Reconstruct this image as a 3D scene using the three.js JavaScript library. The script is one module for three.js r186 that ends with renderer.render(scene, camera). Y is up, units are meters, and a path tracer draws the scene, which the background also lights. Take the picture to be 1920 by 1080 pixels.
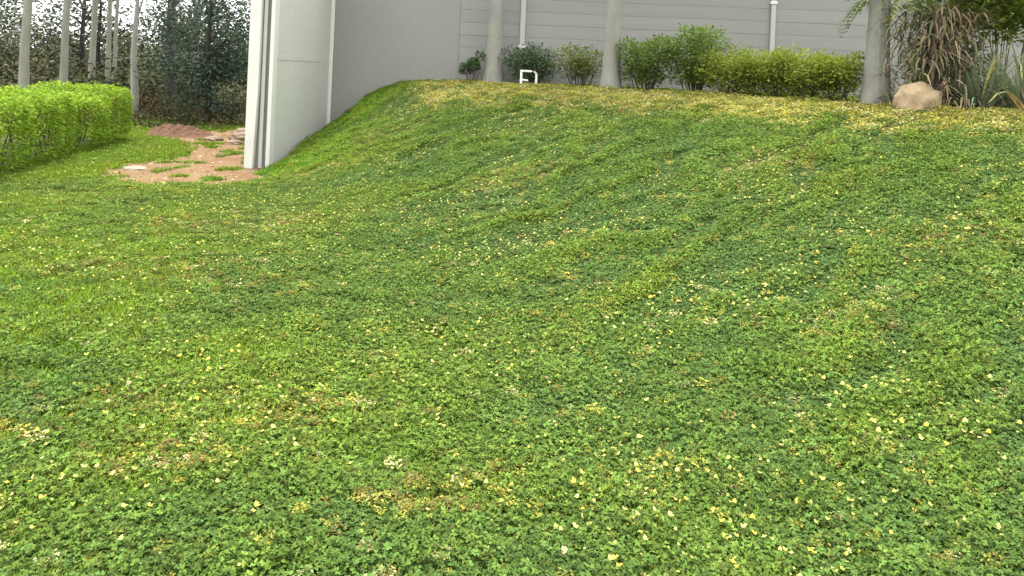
import * as THREE from 'three';
import { createNoise2D } from 'simplex-noise';
import { mergeGeometries, mergeVertices } from 'three/addons/utils/BufferGeometryUtils.js';
import { RoundedBoxGeometry } from 'three/addons/geometries/RoundedBoxGeometry.js';

// ---------------------------------------------------------------- camera, sky, sun, exposure
const scene = new THREE.Scene();
const F = 1300, HALF = 941;                                   // focal length and half height of the whole lens image, in pixels of the photograph
const camera = new THREE.PerspectiveCamera(2 * Math.atan(HALF / F) * 180 / Math.PI, 1920 / (2 * HALF), 0.1, 2000);
camera.setViewOffset(1920, 2 * HALF, 0, 2 * HALF - 1080, 1920, 1080);   // level lens shifted down: the verticals do not converge
camera.position.set(0, 1.6, 0);
camera.rotation.set(0, 0, 2.5 * Math.PI / 180);

const renderer = new THREE.WebGLRenderer({ antialias: true });
renderer.toneMapping = THREE.LinearToneMapping;
renderer.toneMappingExposure = 4.1;
renderer.shadowMap.enabled = true;
renderer.shadowMap.type = THREE.PCFSoftShadowMap;

{ // bright overcast sky
  const w = 64, h = 32, a = new Float32Array(w * h * 4);
  for (let j = 0; j < h; j++) {
    const el = ((j + 0.5) / h - 0.5) * Math.PI, s = Math.max(0, Math.sin(el)), L = 0.72 + 0.33 * s;
    for (let i = 0; i < w; i++) a.set([L * 0.985, L * 1.0, L * 1.02, 1], (j * w + i) * 4);
  }
  const t = new THREE.DataTexture(a, w, h, THREE.RGBAFormat, THREE.FloatType);
  t.mapping = THREE.EquirectangularReflectionMapping; t.magFilter = THREE.LinearFilter; t.needsUpdate = true;
  scene.background = t; scene.environment = t;
}
const sun = new THREE.DirectionalLight(new THREE.Color().setRGB(1, 0.95, 0.86), 1.5);   // hazy sun, high on the left
sun.position.set(-5, 40, -15); sun.target.position.set(0, 0, -8);
sun.castShadow = true; sun.shadow.radius = 22; sun.shadow.mapSize.set(4096, 4096);
Object.assign(sun.shadow.camera, { left: -40, right: 40, top: 40, bottom: -40, near: 1, far: 140 });
scene.add(sun, sun.target);

// ---------------------------------------------------------------- helpers
function mulberry(a) { return () => { a = (a + 0x6d2b79f5) | 0; let t = Math.imul(a ^ (a >>> 15), 1 | a); t = (t + Math.imul(t ^ (t >>> 7), 61 | t)) ^ t; return ((t ^ (t >>> 14)) >>> 0) / 4294967296; }; }
const rnd = mulberry(20417), rr = (a, b) => a + (b - a) * rnd(), TAU = Math.PI * 2;
const gauss = () => Math.sqrt(-2 * Math.log(rnd() + 1e-9)) * Math.cos(TAU * rnd());
const noise = createNoise2D(mulberry(77)), noiseB = createNoise2D(mulberry(901));
const clamp = (x, a = 0, b = 1) => Math.min(b, Math.max(a, x)), smooth = (a, b, x) => { const t = clamp((x - a) / (b - a)); return t * t * (3 - 2 * t); };
const lin = (r, g, b) => new THREE.Color().setRGB(r, g, b);
const used = new Map();
function numbered(n) { const k = used.get(n) || 0; used.set(n, k + 1); return k ? n + '_' + String(k).padStart(3, '0') : n; }
function tag(o, label, category, group, kind) { o.userData.label = label; o.userData.category = category; if (group) o.userData.group = group; if (kind) o.userData.kind = kind; return o; }
function shade(o) { o.castShadow = true; o.receiveShadow = true; return o; }
function thing(name, label, category, [x, y, z], turn = 0, group) {
  const g = new THREE.Group(); g.name = numbered(name); g.position.set(x, y, z); g.rotation.y = turn; tag(g, label, category, group); scene.add(g); return g;
}
function part(name, geo, mat, parent) { const m = shade(new THREE.Mesh(geo, mat)); m.name = name; parent.add(m); return m; }
const box = (x0, x1, y0, y1, z0, z1) => { const g = new THREE.BoxGeometry(x1 - x0, y1 - y0, z1 - z0); g.translate((x0 + x1) / 2, (y0 + y1) / 2, (z0 + z1) / 2); return g; };
const rbox = (x0, x1, y0, y1, z0, z1, r = 0.01) => { const g = new RoundedBoxGeometry(x1 - x0, y1 - y0, z1 - z0, 2, r); g.translate((x0 + x1) / 2, (y0 + y1) / 2, (z0 + z1) / 2); return g; };
function mat(c, o = {}) { return new THREE.MeshStandardMaterial({ color: c, roughness: 0.8, side: THREE.DoubleSide, ...o }); }
function leafMat(c, tr = 0.4, o = {}) { return new THREE.MeshPhysicalMaterial({ color: c, roughness: 0.75, transmission: tr, thickness: 0, vertexColors: true, side: THREE.DoubleSide, specularIntensity: 0.15, ...o }); }
function noiseTexture(size, fn, repeat, srgb) {
  const a = new Uint8Array(size * size * 4);
  for (let j = 0; j < size; j++) for (let i = 0; i < size; i++) { const c = fn(i / size, j / size); a.set([c[0] * 255, c[1] * 255, c[2] * 255, 255].map((v) => clamp(v, 0, 255)), (j * size + i) * 4); }
  const t = new THREE.DataTexture(a, size, size); t.wrapS = t.wrapT = THREE.RepeatWrapping; t.magFilter = THREE.LinearFilter; t.minFilter = THREE.LinearMipmapLinearFilter; t.generateMipmaps = true;
  if (srgb) t.colorSpace = THREE.SRGBColorSpace; t.repeat.set(repeat, repeat); t.needsUpdate = true; return t;
}
// noise that tiles over the unit square
function tile(u, v, f, n = noise) { const a = smooth(0, 1, u), b = smooth(0, 1, v), N = (x, y) => n(x * f, y * f); return (N(u, v) * (1 - a) + N(u - 1, v) * a) * (1 - b) + (N(u, v - 1) * (1 - a) + N(u - 1, v - 1) * a) * b; }

// a pile of small faces: leaves, blades, petals
class Leaves {
  constructor() { this.p = []; this.c = []; this.i = []; }
  // ovate leaf folded along its midrib: base point, heading, rise, length, width, roll
  leaf(x, y, z, yaw, pitch, len, wid, tint = [1, 1, 1], roll = 0, fold = 0.16) {
    const cy = Math.cos(yaw), sy = Math.sin(yaw), cp = Math.cos(pitch), sp = Math.sin(pitch), cr = Math.cos(roll), sr = Math.sin(roll);
    const d = [cy * cp, sp, sy * cp], s0 = [-sy, 0, cy], u0 = [-cy * sp, cp, -sy * sp];
    const s = s0.map((v, k) => v * cr + u0[k] * sr), u = u0.map((v, k) => v * cr - s0[k] * sr);
    const at = (l, w, h) => { this.p.push(x + d[0] * l + s[0] * w + u[0] * h, y + d[1] * l + s[1] * w + u[1] * h, z + d[2] * l + s[2] * w + u[2] * h); this.c.push(...tint); };
    const n = this.p.length / 3;
    at(0, 0, 0); at(len * 0.45, wid / 2, wid * fold); at(len * 0.45, -wid / 2, wid * fold); at(len, 0, -len * 0.06); at(len * 0.5, 0, 0);
    this.i.push(n, n + 4, n + 1, n + 1, n + 4, n + 3, n, n + 2, n + 4, n + 2, n + 3, n + 4);
  }
  // curved blade of k pieces that droops
  blade(x, y, z, yaw, pitch, len, wid, bend, tint = [1, 1, 1], k = 3) {
    const n = this.p.length / 3, cy = Math.cos(yaw), sy = Math.sin(yaw); let px = x, py = y, pz = z, a = pitch;
    for (let j = 0; j <= k; j++) {
      const w = wid / 2 * (1 - Math.pow(j / k, 1.6)) + wid * 0.03;
      this.p.push(px - sy * w, py, pz + cy * w, px + sy * w, py, pz - cy * w); this.c.push(...tint, ...tint);
      if (j) { const m = n + 2 * (j - 1); this.i.push(m, m + 1, m + 2, m + 1, m + 3, m + 2); }
      px += cy * Math.cos(a) * len / k; py += Math.sin(a) * len / k; pz += sy * Math.cos(a) * len / k; a -= bend / k;
    }
  }
  geo() {
    const g = new THREE.BufferGeometry();
    g.setAttribute('position', new THREE.Float32BufferAttribute(this.p, 3)); g.setAttribute('color', new THREE.Float32BufferAttribute(this.c, 3)); g.setIndex(this.i); g.computeVertexNormals(); return g;
  }
}
const tint = (v = 0.25, warm = 0.12) => { const k = 1 + rr(-v, v), w = rr(-warm, warm); return [k * (1 + w), k, k * (1 - w)]; };
// tapered, slightly wandering limb through points [x, y, z, radius]
function limb(pts, sides = 8) {
  const p = [], idx = [], uv = [];
  pts.forEach(([x, y, z, r], j) => {
    const a = pts[Math.max(0, j - 1)], b = pts[Math.min(pts.length - 1, j + 1)], t = new THREE.Vector3(b[0] - a[0], b[1] - a[1], b[2] - a[2]).normalize();
    const e = Math.abs(t.y) > 0.9 ? new THREE.Vector3(1, 0, 0) : new THREE.Vector3(0, 1, 0), s = new THREE.Vector3().crossVectors(e, t).normalize(), u = new THREE.Vector3().crossVectors(t, s);
    for (let k = 0; k <= sides; k++) { const q = k / sides * TAU; p.push(x + r * (s.x * Math.cos(q) + u.x * Math.sin(q)), y + r * (s.y * Math.cos(q) + u.y * Math.sin(q)), z + r * (s.z * Math.cos(q) + u.z * Math.sin(q))); uv.push(k / sides, y * 0.5); }
    if (j) for (let k = 0; k < sides; k++) { const m = (j - 1) * (sides + 1) + k, n = m + sides + 1; idx.push(m, n, m + 1, m + 1, n, n + 1); }
  });
  const g = new THREE.BufferGeometry(); g.setAttribute('position', new THREE.Float32BufferAttribute(p, 3)); g.setAttribute('uv', new THREE.Float32BufferAttribute(uv, 2)); g.setIndex(idx); g.computeVertexNormals(); return g;
}

// ---------------------------------------------------------------- the lie of the land (x to the right, d metres away from the lens)
const TOE = [[-4.05, 400], [-4.05, 14], [-4.0, 11.5], [-3.7, 10.2], [-2.9, 8.6], [-1.8, 7], [-0.6, 5.2], [0.6, 3.4], [1.4, 2], [2.2, 0], [3.2, -3], [6, -14], [12, -400]];
const CREST = [[-2.3, 400], [-2.3, 14], [-2.1, 13.2], [-1.4, 12.65], [0, 12.05], [1.6, 11.0], [3.2, 9.55], [4.5, 8.2], [5.5, 6.9], [6.5, 5], [7.4, 2.5], [8.4, -1], [10, -6], [16, -400]];
function away(line, x, d) {           // distance to the line, positive uphill of it (to its right)
  let best = 1e9, inside = false; const n = line.length;
  for (let i = 0; i < n - 1; i++) {
    const [ax, ay] = line[i], [bx, by] = line[i + 1], ex = bx - ax, ey = by - ay, t = clamp(((x - ax) * ex + (d - ay) * ey) / (ex * ex + ey * ey));
    best = Math.min(best, Math.hypot(x - ax - ex * t, d - ay - ey * t));
    if ((ay > d) !== (by > d) && x > ax + (d - ay) / (by - ay) * ex) inside = !inside;
  }
  return inside ? best : -best;
}
function bank(x, d) { const a = away(TOE, x, d); if (a <= 0) return 0; const b = -away(CREST, x, d); return b <= 0 ? 1 : a / (a + b); }
function along(line, x, d) {          // how far along the line its nearest point lies
  let best = 1e9, s = 0, at = 0;
  for (let i = 2; i < line.length - 2; i++) {
    const [ax, ay] = line[i], [bx, by] = line[i + 1], ex = bx - ax, ey = by - ay, l = Math.hypot(ex, ey), t = clamp(((x - ax) * ex + (d - ay) * ey) / (l * l)), q = Math.hypot(x - ax - ex * t, d - ay - ey * t);
    if (q < best) { best = q; at = s + t * l; } s += l;
  }
  return at;
}
// rows of stronger and weaker growth that run straight up the bank
function rows(x, d) { const t = bank(x, d); if (t <= 0) return 0; const a = along(TOE, x, d) * (1 - t) + along(CREST, x, d) * t + 0.25 * noiseB(x * 0.8, d * 0.8); return smooth(0, 0.2, t) * (0.6 * noise(a * 1.7, t * 1.3 + 4) + 0.55 * noise(a * 4.2 + 30, t * 2.6 + 14)); }
function height(x, d) {
  const t = bank(x, d); if (t <= 0) return 0;
  const p = 0.6 * t + 0.4 * t * t * (3 - 2 * t);
  return 1.38 * p + (t < 1 ? Math.sin(Math.PI * t) * (0.02 * noise(x * 0.9, d * 0.9) + (d < 16 && d > 0 ? 0.045 * rows(x, d) : 0)) : 0);
}
const slopeUp = (x, d) => { const e = 0.15; return [(height(x + e, d) - height(x - e, d)) / (2 * e), (height(x, d + e) - height(x, d - e)) / (2 * e)]; };
const PATH = [[-5.6, 9.15], [-5.0, 8.75], [-4.2, 8.65], [-3.5, 8.95], [-3.1, 9.5], [-3.25, 10.2], [-3.6, 10.7], [-4.15, 11.6], [-4.2, 14], [-4.5, 15.8], [-5.6, 16.6], [-6.8, 16.2], [-7.5, 15.2], [-7.2, 14.2], [-6.3, 13.2], [-5.7, 12.2], [-5.5, 11.1], [-5.9, 10.2]];
function inPath(x, d) { let r = false; for (let i = 0, j = PATH.length - 1; i < PATH.length; j = i++) { const [ax, ay] = PATH[i], [bx, by] = PATH[j]; if ((ay > d) !== (by > d) && x < (bx - ax) * (d - ay) / (by - ay) + ax) r = !r; } return r; }

{ // ground: one sheet, fine near the lens
  const axis = (lo, hi, step, far) => { const a = []; for (let v = lo; v <= hi + 1e-6; v += step) a.push(v); let s = step; while (a[a.length - 1] < far) { s *= 1.35; a.push(a[a.length - 1] + s); } s = step; while (a[0] > -far) { s *= 1.35; a.unshift(a[0] - s); } return a; };
  const xs = axis(-10, 10, 0.14, 700), ds = axis(-3, 16, 0.14, 700), p = [], uv = [], idx = [];
  for (const d of ds) for (const x of xs) { p.push(x, height(x, d) - 0.004, -d); uv.push(x, d); }
  const W = xs.length;
  for (let j = 0; j < ds.length - 1; j++) for (let i = 0; i < W - 1; i++) { const m = j * W + i; idx.push(m, m + 1, m + W, m + 1, m + W + 1, m + W); }
  const g = new THREE.BufferGeometry(); g.setAttribute('position', new THREE.Float32BufferAttribute(p, 3)); g.setAttribute('uv', new THREE.Float32BufferAttribute(uv, 2)); g.setIndex(idx); g.computeVertexNormals();
  const map = noiseTexture(512, (u, v) => { const n = tile(u, v, 6) * 0.5 + 0.5, f = tile(u, v, 40, noiseB) * 0.5 + 0.5, s = tile(u, v, 90) * 0.5 + 0.5, k = 0.7 + 0.5 * f * s; return [(0.22 + 0.12 * n) * k, (0.25 + 0.06 * n) * k, (0.11 + 0.05 * n) * k]; }, 0.45, true);
  const m = shade(new THREE.Mesh(g, mat(lin(1, 1, 1), { map, roughness: 1 }))); m.name = 'ground'; m.userData = { kind: 'structure', label: 'grassy ground rising into a bank on the right' }; scene.add(m);
}
{ // red earth path
  const c = new THREE.CatmullRomCurve3(PATH.map(([x, d]) => new THREE.Vector3(x, d, 0)), true), s = new THREE.Shape(c.getPoints(220).map((v) => new THREE.Vector2(v.x + 0.09 * noise(v.x * 3, v.y * 3) + 0.05 * noiseB(v.x * 9, v.y * 9), v.y + 0.1 * noiseB(v.x * 3, v.y * 3))));
  const g = new THREE.ShapeGeometry(s); g.rotateX(-Math.PI / 2); g.translate(0, 0.003, 0);
  const map = noiseTexture(512, (u, v) => { const n = tile(u, v, 4) * 0.5 + 0.5, f = tile(u, v, 30, noiseB) * 0.5 + 0.5, s2 = tile(u, v, 110) * 0.5 + 0.5, k = 0.84 + 0.14 * f + 0.1 * s2; return [(0.43 + 0.03 * n) * k, (0.3 + 0.08 * n) * k, (0.18 + 0.07 * n) * k]; }, 0.3, true);
  const bump = noiseTexture(256, (u, v) => { const n = 0.5 + 0.25 * tile(u, v, 12) + 0.25 * tile(u, v, 50, noiseB); return [n, n, n]; }, 0.8);
  const m = shade(new THREE.Mesh(g, mat(lin(1, 1, 1), { map, bumpMap: bump, bumpScale: 0.03, roughness: 1 }))); m.name = 'dirt_path'; m.userData = { kind: 'structure', label: 'bare reddish earth path beside the building' }; scene.add(m);
}

// ---------------------------------------------------------------- the building
const plaster = noiseTexture(256, (u, v) => { const n = 0.93 + 0.05 * tile(u, v, 3) + 0.03 * tile(u, v, 24, noiseB); return [n, n, n * 0.985]; }, 0.5);
{
  const B = thing('building', 'long grey building with horizontal siding and a light projecting end wall behind the bank', 'building', [-3.42, 0, -13.25], -0.045);
  const siding = [0.2, 0.193, 0.207, 0.196].map((v) => mat(lin(v * 1.02, v, v * 0.9), { roughness: 0.55, map: plaster }));
  const backing = mat(lin(0.2, 0.2, 0.18)), white = mat(lin(0.56, 0.55, 0.5), { roughness: 0.5, map: plaster }), panelMat = mat(lin(0.42, 0.425, 0.38), { roughness: 0.7, map: plaster }), web = mat(lin(0.2, 0.2, 0.185), { map: plaster });
  const wall = part('wall', box(0, 22, -0.3, 3.72, -9, 0), backing, B);
  const bays = [[2.4, 3.58], [3.6, 8.2], [8.22, 14.4], [14.42, 21.99]];
  const boards = bays.map(([a, b]) => rbox(0, b - a, 0, 0.2385, 0, 0.03, 0.004));
  for (let k = 0; k < 16; k++) bays.forEach(([a], j) => { const m = part('siding_board', boards[j], siding[(k * 7 + j * 3 + (k * j) % 3) % 4], wall); m.position.set(a, -0.1 + k * 0.24, 0.002 + 0.0015 * ((k * 5 + j) % 3)); });
  part('wall_panel', rbox(0.004, 2.397, -0.1, 3.72, 0.002, 0.033, 0.004), siding[1], wall);
  part('roof', box(-0.15, 22.15, 3.75, 3.9, -9.15, 0.16), mat(lin(0.3, 0.3, 0.29)), B);
  for (const [x, w] of [[3.59, 0.05], [8.21, 0.045]]) {
    const m = part('joint_strip', rbox(x - w, x + w, 0.9, 3.73, 0.04, 0.085, 0.012), mat(lin(0.36, 0.36, 0.33), { map: plaster }), B);
    for (const y of [2.1, 3.1]) part('bracket', rbox(x - w - 0.02, x + w + 0.02, y, y + 0.05, 0.03, 0.098, 0.006), white, m);
  }
  part('corner_trim', rbox(-0.105, 0.0, -0.2, 3.72, -0.06, 0.06, 0.01), white, B);
  // end wall that comes forward from the corner, and the white framed post at its end
  const wing = new THREE.Group(); wing.name = 'end_wall'; wing.rotation.y = -0.011; wing.position.set(-0.04, 0, 0.062); B.add(wing);
  part('panel', rbox(-0.16, -0.02, -0.2, 3.72, 0.002, 2.52, 0.012), panelMat, wing);
  part('rail', rbox(-0.02, -0.014, 1.66, 1.74, 0.5, 2.5, 0.003), panelMat, wing);
  part('coping', rbox(-0.2, 0.02, 3.722, 3.78, -0.02, 2.56, 0.01), white, wing);
  const post = new THREE.Group(); post.name = 'framed_post'; post.rotation.y = 0.045; post.position.set(-0.245, 0, 2.72); B.add(post);
  part('flange', (() => { const s = new THREE.Shape([[-0.2, -0.15], [-0.09, -0.15], [-0.045, 1.2], [-0.04, 3.8], [-0.2, 3.8]].map((q) => new THREE.Vector2(...q))); const g = new THREE.ExtrudeGeometry(s, { depth: 0.09, bevelEnabled: true, bevelSize: 0.006, bevelThickness: 0.006, bevelSegments: 1 }); g.translate(0, 0, -0.03); return g; })(), white, post);
  part('web', box(-0.1, 0.13, -0.15, 3.78, -0.14, -0.06), web, post);
  part('rib', rbox(-0.02, 0.035, -0.15, 3.79, -0.062, -0.01, 0.008), panelMat, post);
  part('flange', rbox(0.11, 0.17, -0.15, 3.8, -0.14, 0.05, 0.008), white, post);
}

// ---------------------------------------------------------------- plants
const bark = noiseTexture(256, (u, v) => { const n = 0.86 + 0.1 * tile(u, v, 3) + 0.08 * tile(u, v, 14, noiseB) + 0.05 * tile(u, v, 50); return [n, n * 0.99, n * 0.96]; }, 1);
const paleBark = mat(lin(0.21, 0.21, 0.165), { map: bark, roughness: 0.85 }), greyBark = mat(lin(0.22, 0.218, 0.188), { map: bark, roughness: 0.85 }), darkBark = mat(lin(0.03, 0.025, 0.02), { map: bark, roughness: 0.95 }), twigMat = mat(lin(0.075, 0.055, 0.035), { roughness: 0.95 });

// palms with smooth grey trunks along the top of the bank
const frondMat = leafMat(lin(0.06, 0.11, 0.025), 0.25);
function frond(len, n, leafLen, droop, w = 0.035) {           // feather leaf: arching midrib with leaflets on both sides
  const L = new Leaves(); let x = 0, y = 0, a = 0.75;
  for (let j = 0; j < n; j++) {
    const t = j / n; x += Math.cos(a) * len / n; y += Math.sin(a) * len / n; a -= droop / n;
    const ll = leafLen * Math.sin(Math.PI * (0.12 + 0.85 * t)) * rr(0.85, 1.1);
    for (const s of [-1, 1]) L.blade(x, y, 0, s * (1.15 - 0.55 * t) + rr(-0.12, 0.12), rr(0.05, 0.4), ll, w, 1.1, tint(), 3);
    if (j % 2) L.blade(x - Math.cos(a) * len / n * 2, y - Math.sin(a) * len / n * 2, 0, 0, a, len / n * 2.4, 0.03, 0, [1.4, 1.3, 1.1], 1);
  }
  return L.geo();
}
const bigFronds = [frond(2.3, 34, 0.5, 1.9), frond(2.2, 32, 0.48, 2.4)];
for (const [x, d, r, h, lab] of [[-0.33, 12.55, 0.145, 5.6, 'pale grey column-like trunk beside the small dark shrubs, leftmost on the bank top'], [1.62, 11.35, 0.135, 5.2, 'pale grey column-like trunk at the left end of the golden shrubs'], [4.53, 8.62, 0.135, 5.0, 'pale grey column-like trunk between the golden shrubs and the dry palm']]) {
  const y = height(x, d), g = thing('palm_tree', lab, 'palm tree', [x, y, -d], rr(0, 6), 'grey trunks along the top of the bank'), pts = [];
  for (let k = 0; k <= 40; k++) { const t = k / 40, q = t * h; pts.push([0, q - 0.1, 0, r * (0.9 - 0.22 * t + 0.62 * Math.exp(-q * 1.9)) * (1 + 0.025 * ((k % 3) - 1))]); }
  part('trunk', limb(pts, 18), greyBark, g);
  part('crownshaft', limb([[0, h - 0.12, 0, r * 0.72], [0, h + 0.3, 0, r * 0.85], [0, h + 0.9, 0, r * 0.4]], 12), mat(lin(0.1, 0.15, 0.05)), g);
  for (let k = 0; k < 11; k++) { const f = part('frond', bigFronds[k % 2], frondMat, g); f.position.y = h + 0.75; f.rotation.set(0, k * 2.4, rr(-0.35, 0.35)); f.scale.setScalar(rr(0.85, 1.05)); }
}

// leafy mass: clumps of leaves through a volume, leaves turned outwards
function foliage(n, leaf, wid, inside, hue = tint) {
  const L = new Leaves(); let tries = 0;
  while (n > 0 && tries++ < 4e5) { const q = inside(); if (!q) continue; L.leaf(q[0], q[1], q[2], q[3] ?? rr(0, TAU), q[4] ?? rr(-0.5, 0.9), leaf * rr(0.7, 1.25), wid * rr(0.75, 1.2), hue(), rr(-0.7, 0.7)); n--; }
  return L.geo();
}
// rounded shrub: several lobes, leaves near the lobes' surface, bare stems below
function shrub(name, label, group, [x, d], w, h, n, leaf, material, bare = 0.22, turn = 0, lobes = 13) {
  const g = thing(name, label, 'shrub', [x, height(x, d), -d], turn, group), B = [];
  for (let k = 0; k < lobes; k++) { const a = k * 2.4 + rr(0, 0.8), r = Math.sqrt((k + 0.3) / lobes) * w * 0.34; B.push([Math.cos(a) * r, h * (bare + 0.3 + (1 - bare - 0.45) * (k < 5 ? rr(-0.25, 0.2) : rr(0.3, 1)) * (1 - 0.3 * r / (w * 0.34))), Math.sin(a) * r, rr(0.18, 0.26) * w]); }
  part('foliage', foliage(n, leaf, leaf * 0.55, () => {
    const b = B[Math.floor(rnd() * lobes)], a = rr(0, TAU), e = Math.asin(rr(-0.75, 1)), k = Math.pow(rnd(), 0.35) * b[3] * rr(0.92, 1.05), y = b[1] + Math.sin(e) * k * 1.05;
    if (y < h * bare * 0.8 * rr(0.6, 1.3)) return null;
    return [b[0] + Math.cos(e) * Math.cos(a) * k, y, b[2] + Math.cos(e) * Math.sin(a) * k, a + rr(-1, 1), e * 0.5 + rr(-0.4, 0.6)];
  }), material, g);
  part('stems', mergeGeometries(B.flatMap((b) => { const o = [b[0] * 0.35 + rr(-0.04, 0.04), b[2] * 0.35 + rr(-0.04, 0.04)]; return [0, 1].map(() => limb([[o[0], -0.06, o[1], 0.009], [(o[0] + b[0]) / 2 + rr(-0.03, 0.03), b[1] * 0.5, (o[1] + b[2]) / 2, 0.006], [b[0] + rr(-0.08, 0.08), b[1], b[2] + rr(-0.08, 0.08), 0.004]], 5)); })), twigMat, g).userData.kind = 'stuff';
  return g;
}
const gold = leafMat(lin(0.22, 0.27, 0.035), 0.45), goldGreen = leafMat(lin(0.14, 0.21, 0.035), 0.45), deep = leafMat(lin(0.06, 0.105, 0.04), 0.3), soft = leafMat(lin(0.12, 0.15, 0.035), 0.3), bright = leafMat(lin(0.21, 0.33, 0.025), 0.5);
const goldGroup = 'golden shrubs along the bank top';
shrub('golden_shrub', 'bushy golden green shrub right beside the middle grey trunk', goldGroup, [2.15, 11.15], 1.1, 0.98, 5600, 0.055, goldGreen, 0.07);
shrub('golden_shrub', 'tallest golden green shrub with a rounded top, second from the middle trunk', goldGroup, [2.85, 10.75], 1.15, 1.22, 6400, 0.055, goldGreen, 0.06);
shrub('golden_shrub', 'golden shrub just right of the tallest one', goldGroup, [3.25, 10.1], 1.1, 0.74, 5200, 0.052, gold, 0.06);
shrub('golden_shrub', 'golden shrub in front of the white wall strip', goldGroup, [3.65, 9.75], 1.05, 0.76, 5200, 0.052, gold, 0.06);
shrub('golden_shrub', 'low golden shrub second from the right grey trunk', goldGroup, [3.95, 9.35], 1.0, 0.72, 4800, 0.05, gold, 0.07);
shrub('golden_shrub', 'low yellow-green shrub touching the right grey trunk', goldGroup, [4.2, 9.0], 0.85, 0.69, 4600, 0.05, gold, 0.09);
shrub('small_shrub', 'small narrow dark green shrub left of the first grey trunk', 'small shrubs on the bank top', [-0.74, 12.6], 0.5, 0.8, 1300, 0.05, deep, 0.1, 0, 6);
shrub('small_shrub', 'round dark green shrub behind the white pipe hoop', 'small shrubs on the bank top', [0.35, 12.5], 1.15, 0.74, 3400, 0.055, deep, 0.12, 1);
shrub('small_shrub', 'pale yellow-green shrub left of the middle grey trunk', 'small shrubs on the bank top', [1.15, 11.9], 1.0, 0.72, 3000, 0.05, soft, 0.18, 2);

{ // small white pipe hoop standing in the bed
  const x = 0.3, d = 12.1, g = thing('pipe_hoop', 'small white pipe hoop standing in front of the dark round shrub', 'hoop', [x, height(x, d), -d], 0.2), w = mat(lin(0.7, 0.7, 0.64), { roughness: 0.5 });
  part('post', limb([[-0.14, -0.05, 0, 0.022], [-0.14, 0.3, 0, 0.022]], 10), w, g);
  part('crossbar', limb([[-0.16, 0.285, 0, 0.02], [0.05, 0.28, 0, 0.02]], 10), w, g);
  part('crossbar', limb([[-0.14, 0.13, 0, 0.017], [-0.02, 0.12, 0, 0.017]], 10), w, g);
  part('post', limb([[0.13, -0.05, 0, 0.022], [0.13, 0.24, 0, 0.022], [0.08, 0.29, 0, 0.02]], 10), w, g);
}

{ // short palm with a skirt of dead leaves, at the right end of the bank top
  const x = 5.02, d = 8.25, g = thing('dry_palm', 'short palm with a brown skirt of dead leaves and green fronds above', 'palm tree', [x, height(x, d), -d]);
  part('trunk', limb([[0, -0.1, 0, 0.17], [0.02, 0.6, 0, 0.14], [0.03, 1.15, 0, 0.12]], 10), darkBark, g);
  const tan = mat(lin(0.16, 0.12, 0.08), { vertexColors: true, roughness: 0.95 }), L = new Leaves();
  for (let k = 0; k < 1000; k++) {
    const a = rr(0, TAU), y = Math.pow(rnd(), 0.8) * 1.15 + 0.08, r = 0.1 + rr(0, 0.44), t = rnd() < 0.22 ? [1.7, 1.75, 1.5] : rnd() < 0.2 ? [0.55, 0.5, 0.45] : rnd() < 0.45 ? [rr(0.7, 1), rr(1, 1.4), rr(0.6, 0.8)] : [rr(0.8, 1.3), rr(0.8, 1.2), rr(0.75, 1.1)];
    L.blade(Math.cos(a) * r, y, Math.sin(a) * r, a + rr(-0.9, 0.9), rr(-1.3, 1.2), rr(0.14, 0.4), rr(0.012, 0.032), rr(-0.4, 2.2), t, 3);
  }
  part('dead_leaves', L.geo(), tan, g);
  const fr = [frond(1.35, 26, 0.36, 1.9, 0.03), frond(1.2, 24, 0.34, 2.2, 0.03)], fm = leafMat(lin(0.12, 0.17, 0.03), 0.35), olive = leafMat(lin(0.13, 0.15, 0.04), 0.3), lime = leafMat(lin(0.2, 0.26, 0.05), 0.4);
  for (let k = 0; k < 15; k++) { const f = part('frond', fr[k % 2], k % 4 ? fm : olive, g); f.position.set(0.03, 1.32 + rr(-0.05, 0.15), 0); f.rotation.set(0, k * 2.4 + 0.4, rr(-0.3, 0.35)); }
  for (const [a, e, k] of [[2.7, -0.1, 0.5], [3.4, 0.1, 0.45], [2.2, 0.05, 0.5], [-0.5, -0.15, 0.6]]) { const f = part('frond', fr[0], lime, g); f.position.set(0, 1.15, 0); f.rotation.set(0, a + Math.PI * 0.06, e); f.scale.setScalar(k); }
  for (const [y, a, e] of [[0.5, 3.0, -0.5], [0.35, 3.6, -0.7], [0.62, 2.5, -0.4]]) { const f = part('frond', fr[1], olive, g); f.position.set(0, y + 0.15, 0); f.rotation.set(0, a, e); f.scale.setScalar(0.42); }
}
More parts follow.
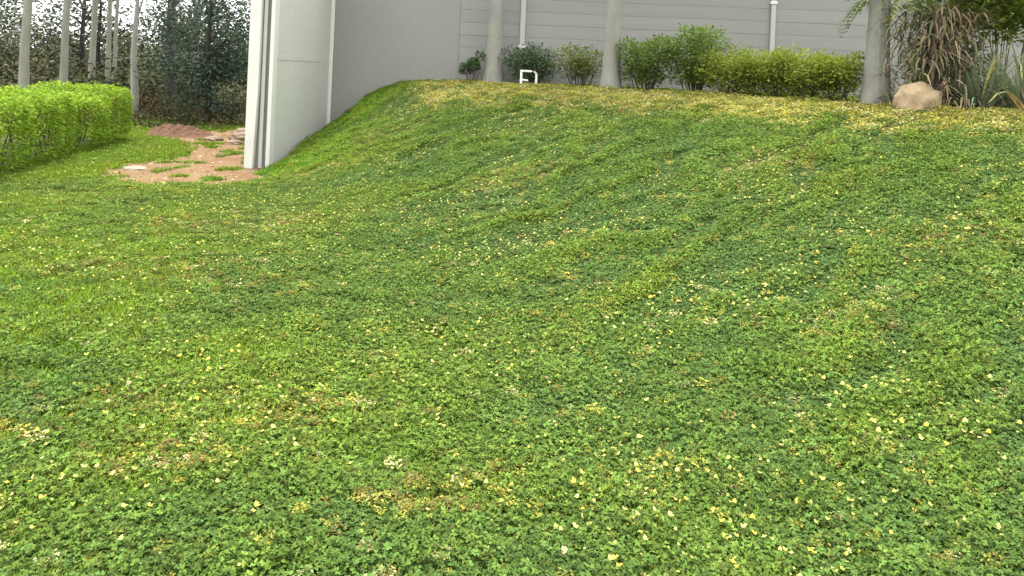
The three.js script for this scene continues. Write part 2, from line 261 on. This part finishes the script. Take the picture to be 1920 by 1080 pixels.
{ // greyish strap-leaved plants right of it
  const sm = leafMat(lin(0.23, 0.28, 0.17), 0.4), dry = leafMat(lin(0.3, 0.23, 0.1), 0.2);
  for (const [x, d, n, len, w, m, lab] of [[5.42, 8.05, 160, 0.95, 0.04, sm, 'grey-green strap-leaved plant to the right of the dry palm'], [5.85, 7.9, 160, 1.05, 0.04, sm, 'tall grey-green strap-leaved plant at the right edge'], [5.62, 7.45, 90, 0.34, 0.02, dry, 'dry ochre grass tuft at the right edge in front of the grey-green plants'], [4.72, 8.4, 60, 0.4, 0.025, sm, 'small grey-green strap-leaved plant between the right grey trunk and the boulder'], [6.5, 7.6, 120, 0.85, 0.035, sm, 'grey-green strap-leaved plant just beyond the right edge']]) {
    const g = thing('strap_leaf_plant', lab, 'plant', [x, height(x, d), -d], 0, 'strap-leaved plants at the right'), L = new Leaves();
    for (let k = 0; k < n; k++) { const a = rr(0, TAU); L.blade(Math.cos(a) * rr(0, 0.14), -0.03, Math.sin(a) * rr(0, 0.14), a, rr(0.75, 1.5), len * rr(0.5, 1.15), w * rr(0.7, 1.2), rr(0.3, 1.7), rnd() < 0.15 ? [2.6, 1.9, 1.3] : tint(0.3), 5); }
    part('leaves', L.geo(), m, g);
  }
  const mid = leafMat(lin(0.16, 0.21, 0.03), 0.45);
  shrub('tall_shrub', 'tall mid-green shrub arching over the strap-leaved plants at the right edge', undefined, [6.15, 8.75], 2.0, 1.9, 6500, 0.085, mid, 0.34, 0, 15);
  shrub('dark_shrub', 'low dark green shrub in the gap behind the dry palm', undefined, [5.65, 9.1], 1.2, 1.0, 3200, 0.07, deep, 0.05, 0, 12);
}
function stone(name, label, category, group, [x, y, z], [a, b, c], material, seed) {
  const raw = new THREE.IcosahedronGeometry(1, 9); raw.deleteAttribute('uv'); raw.deleteAttribute('normal'); const g = mergeVertices(raw, 1e-4); g.setAttribute('uv', new THREE.Float32BufferAttribute(Array.from({ length: g.attributes.position.count * 2 }, (_, k) => g.attributes.position.array[(k >> 1) * 3 + (k & 1)] * 0.5), 2)); const p = g.attributes.position, n = createNoise2D(mulberry(seed));
  for (let i = 0; i < p.count; i++) { const v = new THREE.Vector3().fromBufferAttribute(p, i), k = 1 + 0.14 * n(v.x * 1.3 + v.z, v.y * 1.3 - v.z) + 0.05 * n(v.x * 4 + v.z * 2, v.y * 4 - v.z * 3) + 0.015 * n(v.x * 11 - v.z * 6, v.y * 11 + v.z * 8); v.multiplyScalar(k); p.setXYZ(i, Math.sign(v.x) * Math.pow(Math.abs(v.x), 0.85) * a, Math.sign(v.y) * Math.pow(Math.abs(v.y), 0.8) * b, v.z * c); }
  g.computeVertexNormals(); const m = shade(new THREE.Mesh(g, material)); m.name = numbered(name); m.position.set(x, y, z); scene.add(m); return tag(m, label, category, group);
}
const rockMap = noiseTexture(256, (u, v) => { const n = 0.85 + 0.12 * tile(u, v, 4) + 0.1 * tile(u, v, 20, noiseB); return [n, n * 0.95, n * 0.86]; }, 2);
stone('boulder', 'cream rounded boulder at the foot of the dry palm', 'boulder', undefined, [4.66, height(4.66, 7.95) + 0.1, -7.95], [0.24, 0.22, 0.2], mat(lin(0.36, 0.28, 0.18), { map: rockMap, roughness: 0.95 }), 5);
stone('pale_stone', 'flat pale stone on the left edge of the earth path', 'stone', undefined, [-5.35, 0.0, -9.95], [0.17, 0.045, 0.13], mat(lin(0.25, 0.23, 0.18), { map: rockMap }), 9);
const pinkStone = mat(lin(0.2, 0.15, 0.115), { map: rockMap, roughness: 0.95 });
[[-5.35, 13.5, 0.16, 0.12, 'small pinkish stone beside the path, in front of the larger ones by the framed post'], [-5.5, 14.3, 0.24, 0.24, 'largest pinkish stone beside the path, close to the framed post'], [-5.95, 14.0, 0.17, 0.12, 'pinkish stone beside the path, nearest the red earth heap'], [-5.75, 15.1, 0.22, 0.26, 'pinkish stone lying behind the other path stones']].forEach(([x, d, a, h, lab], k) => stone('earth_stone', lab, 'stone', 'pinkish stones beside the path', [x, h * 0.1, -d], [a, h * 0.6, a * 0.9], pinkStone, 20 + k));
{ // heap of red earth
  const g = new THREE.PlaneGeometry(1.4, 1.1, 110, 86); g.rotateX(-Math.PI / 2); const p = g.attributes.position;
  for (let i = 0; i < p.count; i++) { const x = p.getX(i), z = p.getZ(i), e = Math.max(0, 1 - Math.pow(Math.abs(x) / 0.66, 3)) * Math.max(0, 1 - Math.pow(Math.abs(z) / 0.52, 2)); p.setY(i, e * (0.2 + 0.06 * noise(x * 1.7 + 5, z * 2) + 0.05 * noiseB(x * 6, z * 6) + 0.025 * noise(x * 17, z * 17) + 0.015 * noiseB(x * 40, z * 40)) - 0.015); }
  g.computeVertexNormals(); const map = noiseTexture(256, (u, v) => { const n = tile(u, v, 5) * 0.5 + 0.5, f = tile(u, v, 26, noiseB) * 0.5 + 0.5; return [0.29 + 0.13 * f, 0.17 + 0.11 * f + 0.05 * n, 0.12 + 0.09 * f + 0.05 * n]; }, 1.5, true);
  const m = shade(new THREE.Mesh(g, mat(lin(1, 1, 1), { map, roughness: 1 }))); m.name = 'earth_heap'; m.position.set(-6.95, 0, -14.6); m.rotation.y = 0.15; scene.add(m); tag(m, 'low heap of red earth at the end of the path under the dark tree', 'earth heap');
}

{ // clipped hedge on the left
  const A = [-5.75, 5.2], E = [-7.4, 13.4], len = Math.hypot(E[0] - A[0], E[1] - A[1]), H = 0.96, Wd = 1.35;
  const g = thing('clipped_hedge', 'bright green clipped hedge along the left side of the lawn', 'hedge', [A[0], 0, -A[1]], Math.atan2(E[1] - A[1], E[0] - A[0]));
  const L = new Leaves();                                    // local x along the hedge, its lawn side at z = 0
  for (let k = 0; k < 40000; k++) {
    const x = rr(0, len), bul = 0.13 * noise(x * 0.9, 3) + 0.09 * noiseB(x * 2.5, 7), hh = H + 0.07 * noise(x * 0.8, 11) + 0.06 * noiseB(x * 3, 2); let y, z, yaw, pitch;
    const c = rnd(), inn = Math.pow(rnd(), 2.2) * 0.22;
    if (c < 0.45) { y = hh - inn + (rnd() < 0.15 ? rr(0, 0.08) : 0); z = -rr(0, Wd); const q = Math.min(-z, Wd + z); y -= Math.max(0, 0.16 - q) * 0.7; yaw = rr(0, TAU); pitch = rr(-0.3, 0.9); }
    else if (c < 0.85) { y = Math.pow(rnd(), 0.85) * hh; z = bul - inn - Math.max(0, y - hh + 0.18) * 0.5 - Math.max(0, 0.3 - y) * 0.45 + 0.05; yaw = Math.PI / 2 + rr(-1, 1); pitch = rr(-0.6, 0.7); }
    else if (c < 0.93) { y = rnd() * hh; z = -Wd - bul + inn; yaw = -Math.PI / 2 + rr(-1, 1); pitch = rr(-0.6, 0.7); }
    else { y = rnd() * hh; z = -rr(0, Wd); const end = rnd() < 0.5; L.leaf(end ? len - inn : inn, y, z, end ? rr(-1, 1) : Math.PI + rr(-1, 1), rr(-0.5, 0.7), 0.06, 0.034, tint(), rr(-0.6, 0.6)); continue; }
    if (y < 0.14 && rnd() < 0.8) continue;
    L.leaf(x, y, z, yaw, pitch, rr(0.045, 0.075), rr(0.026, 0.042), rnd() < 0.12 ? [1.7, 1.25, 1.2] : tint(0.3), rr(-0.7, 0.7));
  }
  part('foliage', L.geo(), bright, g);
  const st = []; for (let k = 0; k < 110; k++) { const x = rr(0.1, len - 0.1), z = -rr(0.25, Wd - 0.2); st.push(limb([[x, -0.04, z, 0.016], [x + rr(-0.1, 0.1), 0.4, z + rr(-0.1, 0.1), 0.012], [x + rr(-0.2, 0.2), 0.82, z + rr(-0.2, 0.2), 0.004]], 5)); }
  part('stems', mergeGeometries(st), twigMat, g).userData.kind = 'stuff';
}

// ---------------------------------------------------------------- trees of the wood
function crown(n, clumps, [rx, ry, rz], cy, size, spread, dark) {
  const B = []; for (let k = 0; k < clumps; k++) { const a = rr(0, TAU), e = Math.asin(rr(-0.9, 1)), q = Math.pow(rnd(), 0.4); B.push([rx * Math.cos(e) * Math.cos(a) * q, cy + ry * Math.sin(e) * q, rz * Math.cos(e) * Math.sin(a) * q]); }
  const L = new Leaves();
  for (let k = 0; k < n; k++) { const b = B[k % clumps]; L.leaf(b[0] + gauss() * spread, b[1] + gauss() * spread * 0.75, b[2] + gauss() * spread, rr(0, TAU), rr(-0.9, 0.6), size * rr(0.6, 1.3), size * rr(0.35, 0.6), tint(0.35), rr(-0.9, 0.9)); }
  return [L.geo(), B];
}
const eucMat = leafMat(lin(0.05, 0.065, 0.03), 0.3), woodMat = leafMat(lin(0.075, 0.09, 0.052), 0.35), blueMat = leafMat(lin(0.046, 0.074, 0.046), 0.35), lightMat = leafMat(lin(0.17, 0.19, 0.07), 0.35);
const eucCrowns = [0, 1].map(() => crown(3200, 26, [1.9, 2.6, 1.9], 9.6, 0.17, 0.42));
const eucLabels = ['thickest tall pale trunk, leftmost behind the hedge', 'tall pale trunk second from the left behind the hedge', 'tall pale trunk third from the left behind the hedge', 'thin pale trunk, left one of the close pair behind the hedge', 'thin pale trunk, right one of the close pair behind the hedge'];
[[-13.7, 19.5, 0.13], [-13.3, 20.6, 0.11], [-13.8, 22.8, 0.105], [-14.0, 24.0, 0.085], [-14.1, 24.6, 0.07]].forEach(([x, d, r], k) => {
  const g = thing('eucalyptus_tree', eucLabels[k], 'tree', [x, 0, -d], 0, 'tall pale trunks behind the hedge'), [cg, B] = eucCrowns[k % 2], pts = [], w = 0.025;
  for (let j = 0; j <= 18; j++) { const y = j / 18 * 9.4; pts.push([w * noise(k * 7, y * 0.35), y - 0.1, w * noiseB(k * 7, y * 0.35), r * (1 - 0.06 * y + 0.45 * Math.exp(-y * 1.8))]); }
  part('trunk', limb(pts, 12), paleBark, g);
  B.slice(0, 14).forEach((b) => part('limb', limb([[0, 6.4 + (b[1] - 7) * 0.4, 0, r * 0.4], [b[0] * 0.6, b[1] * 0.93, b[2] * 0.6, r * 0.25], [b[0], b[1], b[2], 0.012]], 5), paleBark, g));
  const c = part('crown', cg, eucMat, g); c.rotation.y = 0;
});
function tree(label, group, [x, d], hh, [rx, ry], cy, n, clumps, size, leafM, barkM, r, name = 'broadleaf_tree', spread = 0.32) {
  const g = thing(name, label, 'tree', [x, 0, -d], 0, group), [cg, B] = crown(n, clumps, [rx, ry, rx], cy, size, spread);
  part('trunk', limb([[0, -0.1, 0, r * 1.35], [0.04, 0.6, 0.02, r], [-0.03, hh * 0.5, 0.03, r * 0.8], [0, hh, 0, r * 0.4]], 9), barkM, g);
  B.filter((_, k) => k % 2).forEach((b) => part('limb', limb([[0, Math.min(hh * 0.95, b[1] * 0.75), 0, r * 0.4], [b[0] * 0.5, b[1] * 0.9, b[2] * 0.5, r * 0.22], [b[0], b[1], b[2], 0.008]], 5), barkM, g));
  part('crown', cg, leafM, g); return g;
}
tree('dense dark bluish-green tree standing between the path and the white framed post', undefined, [-7.7, 17.6], 3.2, [1.2, 1.95], 1.95, 8000, 54, 0.11, blueMat, darkBark, 0.09, 'dense_tree', 0.26);
tree('light green leafy tree with a grey lower trunk at the end of the hedge', undefined, [-9.9, 18.2], 3.4, [0.75, 1.0], 4.1, 1200, 16, 0.14, lightMat, greyBark, 0.1, 'light_tree', 0.25);
tree('dark trunked tree between the grey lower trunk and the dense dark tree', undefined, [-10.6, 21.5], 5.5, [1.7, 2.2], 5.6, 2600, 26, 0.16, woodMat, darkBark, 0.16);
const wg = 'dark trees of the wood behind the pale trunks', wl = 'dark leafy tree in the wood behind the pale trunks';
[[-21, 27, 1], [-18.6, 30, 1.1], [-16.4, 27.5, 0.9], [-19.5, 24.5, 0.85], [-23.5, 31, 1.2], [-15.2, 33, 1.1], [-13.6, 29, 0.9], [-12.2, 34, 1.1], [-10.2, 28, 0.85], [-17.3, 38, 1.3], [-11.0, 41, 1.3], [-27, 36, 1.3]].forEach(([x, d, s]) => tree(wl, wg, [x, d], 4.2 * s, [1.9 * s, 2.3 * s], 3.3 * s, 1500, 22, 0.2, woodMat, rnd() < 0.75 ? greyBark : darkBark, 0.11 * s, 'broadleaf_tree', 0.45));
{ // undergrowth and the far edge of the wood: one mass
  const L = new Leaves(); for (let k = 0; k < 40; k++) L.leaf(gauss() * 0.25, gauss() * 0.2, gauss() * 0.25, rr(0, TAU), rr(-0.7, 0.8), rr(0.1, 0.22), rr(0.06, 0.1), tint(0.35), rr(-0.8, 0.8));
  const N = 5600, m = shade(new THREE.InstancedMesh(L.geo(), leafMat(lin(1, 1, 1), 0.2), N)), o = new THREE.Object3D();
  for (let k = 0; k < N; k++) {
    const near = k < 1400, d = near ? rr(15.2, 23) : rr(22, 58), x = near ? rr(-15, -4.6) : -d * rr(0.27, 0.95) - 2, top = near ? 0.5 * smooth(15, 20, d) + 0.1 : (d > 40 ? 4.2 : 1.2) * (0.65 + 0.5 * noise(x * 0.2, d * 0.15)), y = Math.pow(rnd(), 1.3) * Math.max(near ? 0 : 0.3, top); o.position.set(x, y, -d); o.rotation.set(rr(-0.4, 0.4), rr(0, TAU), 0); if (near && (inPath(x, d) || Math.hypot(x + 6.95, d - 14.6) < 1.1)) o.position.x -= 4.5; o.scale.setScalar(near ? rr(0.3, 0.55) : rr(0.8, 1.7) * (d > 40 ? 1.4 : 1)); o.updateMatrix(); m.setMatrixAt(k, o.matrix);
    const q = rr(0.6, 1.3), w = 0.5 + 0.5 * noise(x * 0.3, d * 0.3); m.setColorAt(k, near ? lin(q * (0.055 + 0.03 * w), q * 0.06, q * 0.025) : lin(q * (0.05 + 0.025 * w), q * (0.058 + 0.02 * w), q * 0.032));
  }
  m.name = 'woodland_undergrowth'; tag(m, 'dark undergrowth filling the wood behind the pale trunks', 'undergrowth', undefined, 'stuff'); scene.add(m);
}

// ---------------------------------------------------------------- lawn and ground cover
const inView = (x, d) => d > 1.1 && d < 19 && Math.abs(x) < d * 0.8 + 2.7;
// patches of differing plants: streaks that run up the bank
function patches(x, d) {
  return { streak: 1.6 * rows(x, d), blot: noise(x * 0.55 + 9, d * 0.55), fine: noiseB(x * 2.1, d * 2.1 + 5), tone: noiseB(x * 0.35 - 3, d * 0.35) };
}
const OCHRE = [[-2.75, 6.6, 0.75, 0.35], [-2.3, 7.1, 0.8, 0.3], [-2.55, 5.15, 0.8, 0.25], [-1.75, 4.9, 0.5, 0.25], [-1.6, 3.25, 0.35, 0.2], [-0.9, 3.15, 0.4, 0.16], [-2.3, 2.95, 0.4, 0.2], [-1.3, 2.75, 0.3, 0.12], [-2.5, 9.4, 0.7, 0.3], [-1.9, 10.4, 0.5, 0.4], [-0.2, 2.6, 0.3, 0.15], [1.9, 3.9, 0.35, 0.2], [3.1, 4.6, 0.4, 0.25], [0.1, 7.6, 0.6, 0.3], [2.6, 6.7, 0.5, 0.3], [5.6, 6.4, 0.5, 0.4]];
function ochre(x, d) { let m = 0; for (const [a, b, rx, rd] of OCHRE) { const q = Math.hypot((x - a) / rx, (d - b) / rd); if (q < 1.4) m = Math.max(m, 1 - q * q * 0.5); } return clamp(m + 0.35 * noiseB(x * 5, d * 5)) * (m > 0 ? 1 : 0); }

function sprig(n) {                                             // a few stalks with four leaflets each
  const L = new Leaves();
  for (let k = 0; k < n; k++) {
    const a = rr(0, TAU), r = Math.sqrt(rnd()) * 0.062, x = Math.cos(a) * r, z = Math.sin(a) * r, y = rr(0.006, 0.04), yaw = rr(0, TAU), t = tint(0.35, 0.12), tilt = rr(-0.15, 0.5);
    for (let j = 0; j < 4; j++) L.leaf(x, y, z, yaw + j * Math.PI / 2 + (j % 2 ? 0.35 : -0.35) + rr(-0.2, 0.2), tilt + rr(-0.45, 0.4), rr(0.009, 0.016), rr(0.006, 0.011), t, rr(-0.4, 0.4));
  }
  return L.geo();
}
function tuft(n) {
  const L = new Leaves();
  for (let k = 0; k < n; k++) { const a = rr(0, TAU), r = Math.sqrt(rnd()) * 0.05; L.blade(Math.cos(a) * r, -0.004, Math.sin(a) * r, rr(0, TAU), rr(0.5, 1.45), rr(0.025, 0.06), rr(0.0045, 0.008), rr(0.2, 1.5), tint(0.3, 0.15), 2); }
  return L.geo();
}
function scatter(name, label, category, geos, material, area, count, pick) {
  const lists = geos.map(() => []), o = new THREE.Object3D(); let made = 0;
  for (let tries = 0; made < count && tries < count * 12; tries++) {
    const x = rr(area[0], area[1]), d = rr(area[2], area[3]); if (!inView(x, d)) continue;
    const q = pick(x, d); if (!q) continue;
    const [gx, gd] = slopeUp(x, d), n = new THREE.Vector3(-gx, 1, gd).normalize();
    o.position.set(x, height(x, d) + (q.lift || 0), -d); o.quaternion.setFromUnitVectors(new THREE.Vector3(0, 1, 0), n); o.rotateY(rr(0, TAU)); o.scale.set(q.size, q.size * (q.tall || 1), q.size); o.updateMatrix();
    lists[made % geos.length].push([o.matrix.clone(), q.color]); made++;
  }
  lists.forEach((l, k) => {
    const m = shade(new THREE.InstancedMesh(geos[k], material, l.length)); l.forEach(([M, c], i) => { m.setMatrixAt(i, M); m.setColorAt(i, c); });
    m.name = numbered(name); tag(m, label, category, label, 'stuff'); scene.add(m);
  });
}
const mixc = (a, b, t) => lin(a[0] + (b[0] - a[0]) * t, a[1] + (b[1] - a[1]) * t, a[2] + (b[2] - a[2]) * t);
const jit = (c, v) => { const k = 1 + rr(-v, v); return c.multiplyScalar(k); };
const cover = leafMat(lin(1, 1, 1), 0.28), AREA = [-15, 13.5, 1.1, 19];
const soft2 = (x, d) => inPath(x + 0.13 * gauss(), d + 0.13 * gauss()) && !(noise(x * 1.2 + 3, d * 1.2) > 0.5 && rnd() < 0.45);
const clear = (x, d) => !soft2(x, d) && !(x < -6.5 - (d - 7.2) * 0.2 && d > 4.9 && (d < 13.5 || x < -13)) && !(d > 13.1 && x > -4.1) && !(x > -4.15 && x < -3.45 && d > 10.45);
// how much of a spot is leafy ground cover rather than lawn grass
const leafy = (x, d) => clamp(1 - 0.75 * smooth(-1.5, -2.6, x + 0.3 * noise(x, d)) * smooth(8, 9.5, d)) * clamp(0.12 + 0.88 * smooth(-2.4, 1.8, away(TOE, x, d) + 0.9 * noise(x * 0.8, d * 0.8)) + 0.4 * smooth(4.6, 1.8, d + 0.7 * noiseB(x * 0.7, 3)));
const BANK = [0.098, 0.16, 0.026], BANK2 = [0.066, 0.118, 0.026], LIME = [0.145, 0.21, 0.022], YEL = [0.3, 0.28, 0.05], STRAW = [0.4, 0.37, 0.16], OCH = [0.22, 0.165, 0.05], LAWN = [0.175, 0.26, 0.018], LAWN2 = [0.12, 0.215, 0.018];
const crestBand = (x, d) => { const b = away(CREST, x, d) + 0.3 * noise(x * 1.3, d * 1.3) + 0.25 * noiseB(x * 4, d * 4); return (0.8 + 0.2 * noiseB(x * 2.5, d * 2.5)) * smooth(-1.45, -0.65, b) * smooth(1.2, 0.5, b) * smooth(-2.2, -1.2, x); };
scatter('ground_cover', 'leafy ground cover with four-part leaves over the bank', 'ground cover', [30, 32, 28, 31, 29].map((n) => sprig(n)), cover, AREA, 170000, (x, d) => {
  if (!clear(x, d)) return null; const k = leafy(x, d); if (rnd() > 0.9 * k) return null;
  if (d > 12.9 && x > -2) return null;
  const p = patches(x, d), flank = smooth(-1.6, -2.8, x) * smooth(7.5, 9.5, d);
  let c = mixc(BANK, BANK2, clamp(0.42 - 0.75 * p.streak - 0.45 * p.fine + rr(-0.25, 0.25))); c.lerp(lin(...LIME), clamp(0.3 * p.blot + 0.45 * p.streak + 0.3 * p.tone + 0.02 + 0.6 * flank + 0.5 * (1 - k)));
  const o = ochre(x, d), cb = crestBand(x, d), r = rnd();
  let sz = rr(0.7, 1.3); if (r < 0.05 + 0.2 * o + 0.64 * cb) c = lin(...YEL); else if (r < 0.065 + 0.26 * o + 0.84 * cb) c = lin(...STRAW); else if (r < 0.08 + 0.42 * o + 0.9 * cb) c = lin(...OCH);
  let up = 0.004; if (r < 0.08 + 0.42 * o && cb < 0.3) { sz *= rr(0.3, 0.6); up = rr(0.012, 0.045); }
  return { size: sz, color: jit(c, 0.35), tall: rr(0.7, 1.4) * (1.05 + 0.25 * p.fine + 0.3 * p.streak), lift: up };
});
scatter('lawn_grass', 'short bright green grass of the flat lawn', 'grass', [30, 34, 28].map((n) => tuft(n)), cover, AREA, 125000, (x, d) => {
  if (!clear(x, d)) return null; const k = leafy(x, d); if (rnd() < k * 0.66) return null;
  const p = patches(x, d); let c = mixc(LAWN, LAWN2, clamp(0.45 - 0.6 * p.blot - 0.3 * p.fine)); c.lerp(mixc(BANK, BANK2, clamp(0.35 - 0.9 * p.streak - 0.4 * p.fine)), 0.8 * smooth(-1.2, 1.6, away(TOE, x, d) + 0.5 * p.fine)); if (x > -3.6 && d > 8) c.lerp(lin(0.125, 0.31, 0.012), 0.9 * smooth(-1.3, -2.3, x));
  const o = ochre(x, d), r = rnd(), dp = 0.25 * smooth(0.8, 0.2, Math.abs(d - 8.3) + 0.3 * p.fine) * smooth(-6.5, -5.5, x); if (r < 0.06 + 0.3 * o + dp) c = lin(0.23, 0.22, 0.04); else if (r < 0.07 + 0.48 * o + dp) c = lin(0.22, 0.17, 0.045);
  return { size: rr(0.85, 1.3), color: jit(c, 0.25), tall: 0.95 + 0.3 * p.blot + 0.35 * p.streak };
});
{ // small yellow pea flowers
  const fl = () => { const L = new Leaves(), yaw = rr(0, TAU); L.leaf(0, 0, 0, yaw, 0.9, 0.014, 0.015, [1, 1, 1], 0, 0.1); L.leaf(0, 0, 0, yaw + 2.3, 0.5, 0.011, 0.009, [1, 0.95, 0.7]); L.leaf(0, 0, 0, yaw - 2.3, 0.5, 0.011, 0.009, [1, 0.95, 0.7]); return L.geo(); };
  scatter('flowers', 'small pale yellow flowers dotted over the bank', 'flowers', [fl(), fl()], leafMat(lin(1, 1, 1), 0.3), AREA, 34000, (x, d) => {
    if (!clear(x, d) || (d > 12.9 && x > -2)) return null; const p = patches(x, d), w = (0.2 + 0.8 * leafy(x, d)) * clamp(0.4 + 0.6 * p.blot + 0.5 * p.fine + crestBand(x, d)); if (rnd() > w) return null;
    return { size: rr(0.5, 1.4), lift: rr(0.035, 0.07), color: rnd() < 0.5 ? lin(0.58, 0.56, 0.2) : rnd() < 0.5 ? lin(0.6, 0.5, 0.1) : lin(0.4, 0.42, 0.12) };
  });
  const dry = () => { const L = new Leaves(); L.leaf(-0.02, 0, 0, 0, 0.15, 0.045, 0.02, [1, 1, 1], 0.3, 0.25); return L.geo(); };
  scatter('fallen_leaves', 'fallen dry leaves on the path and lawn', 'leaves', [dry(), dry()], mat(lin(1, 1, 1), { vertexColors: true, roughness: 0.95 }), AREA, 2200, (x, d) => {
    if (d > 12.9 && x > -3.9) return null; if (!inPath(x, d) && rnd() > 0.03 + 0.1 * ochre(x, d)) return null;
    return { size: rr(0.6, 1.4), lift: inPath(x, d) ? 0.01 : rr(0.03, 0.05), color: jit(rnd() < 0.4 ? lin(0.4, 0.3, 0.16) : rnd() < 0.5 ? lin(0.2, 0.12, 0.06) : lin(0.3, 0.24, 0.09), 0.3) };
  });
}

renderer.render(scene, camera);
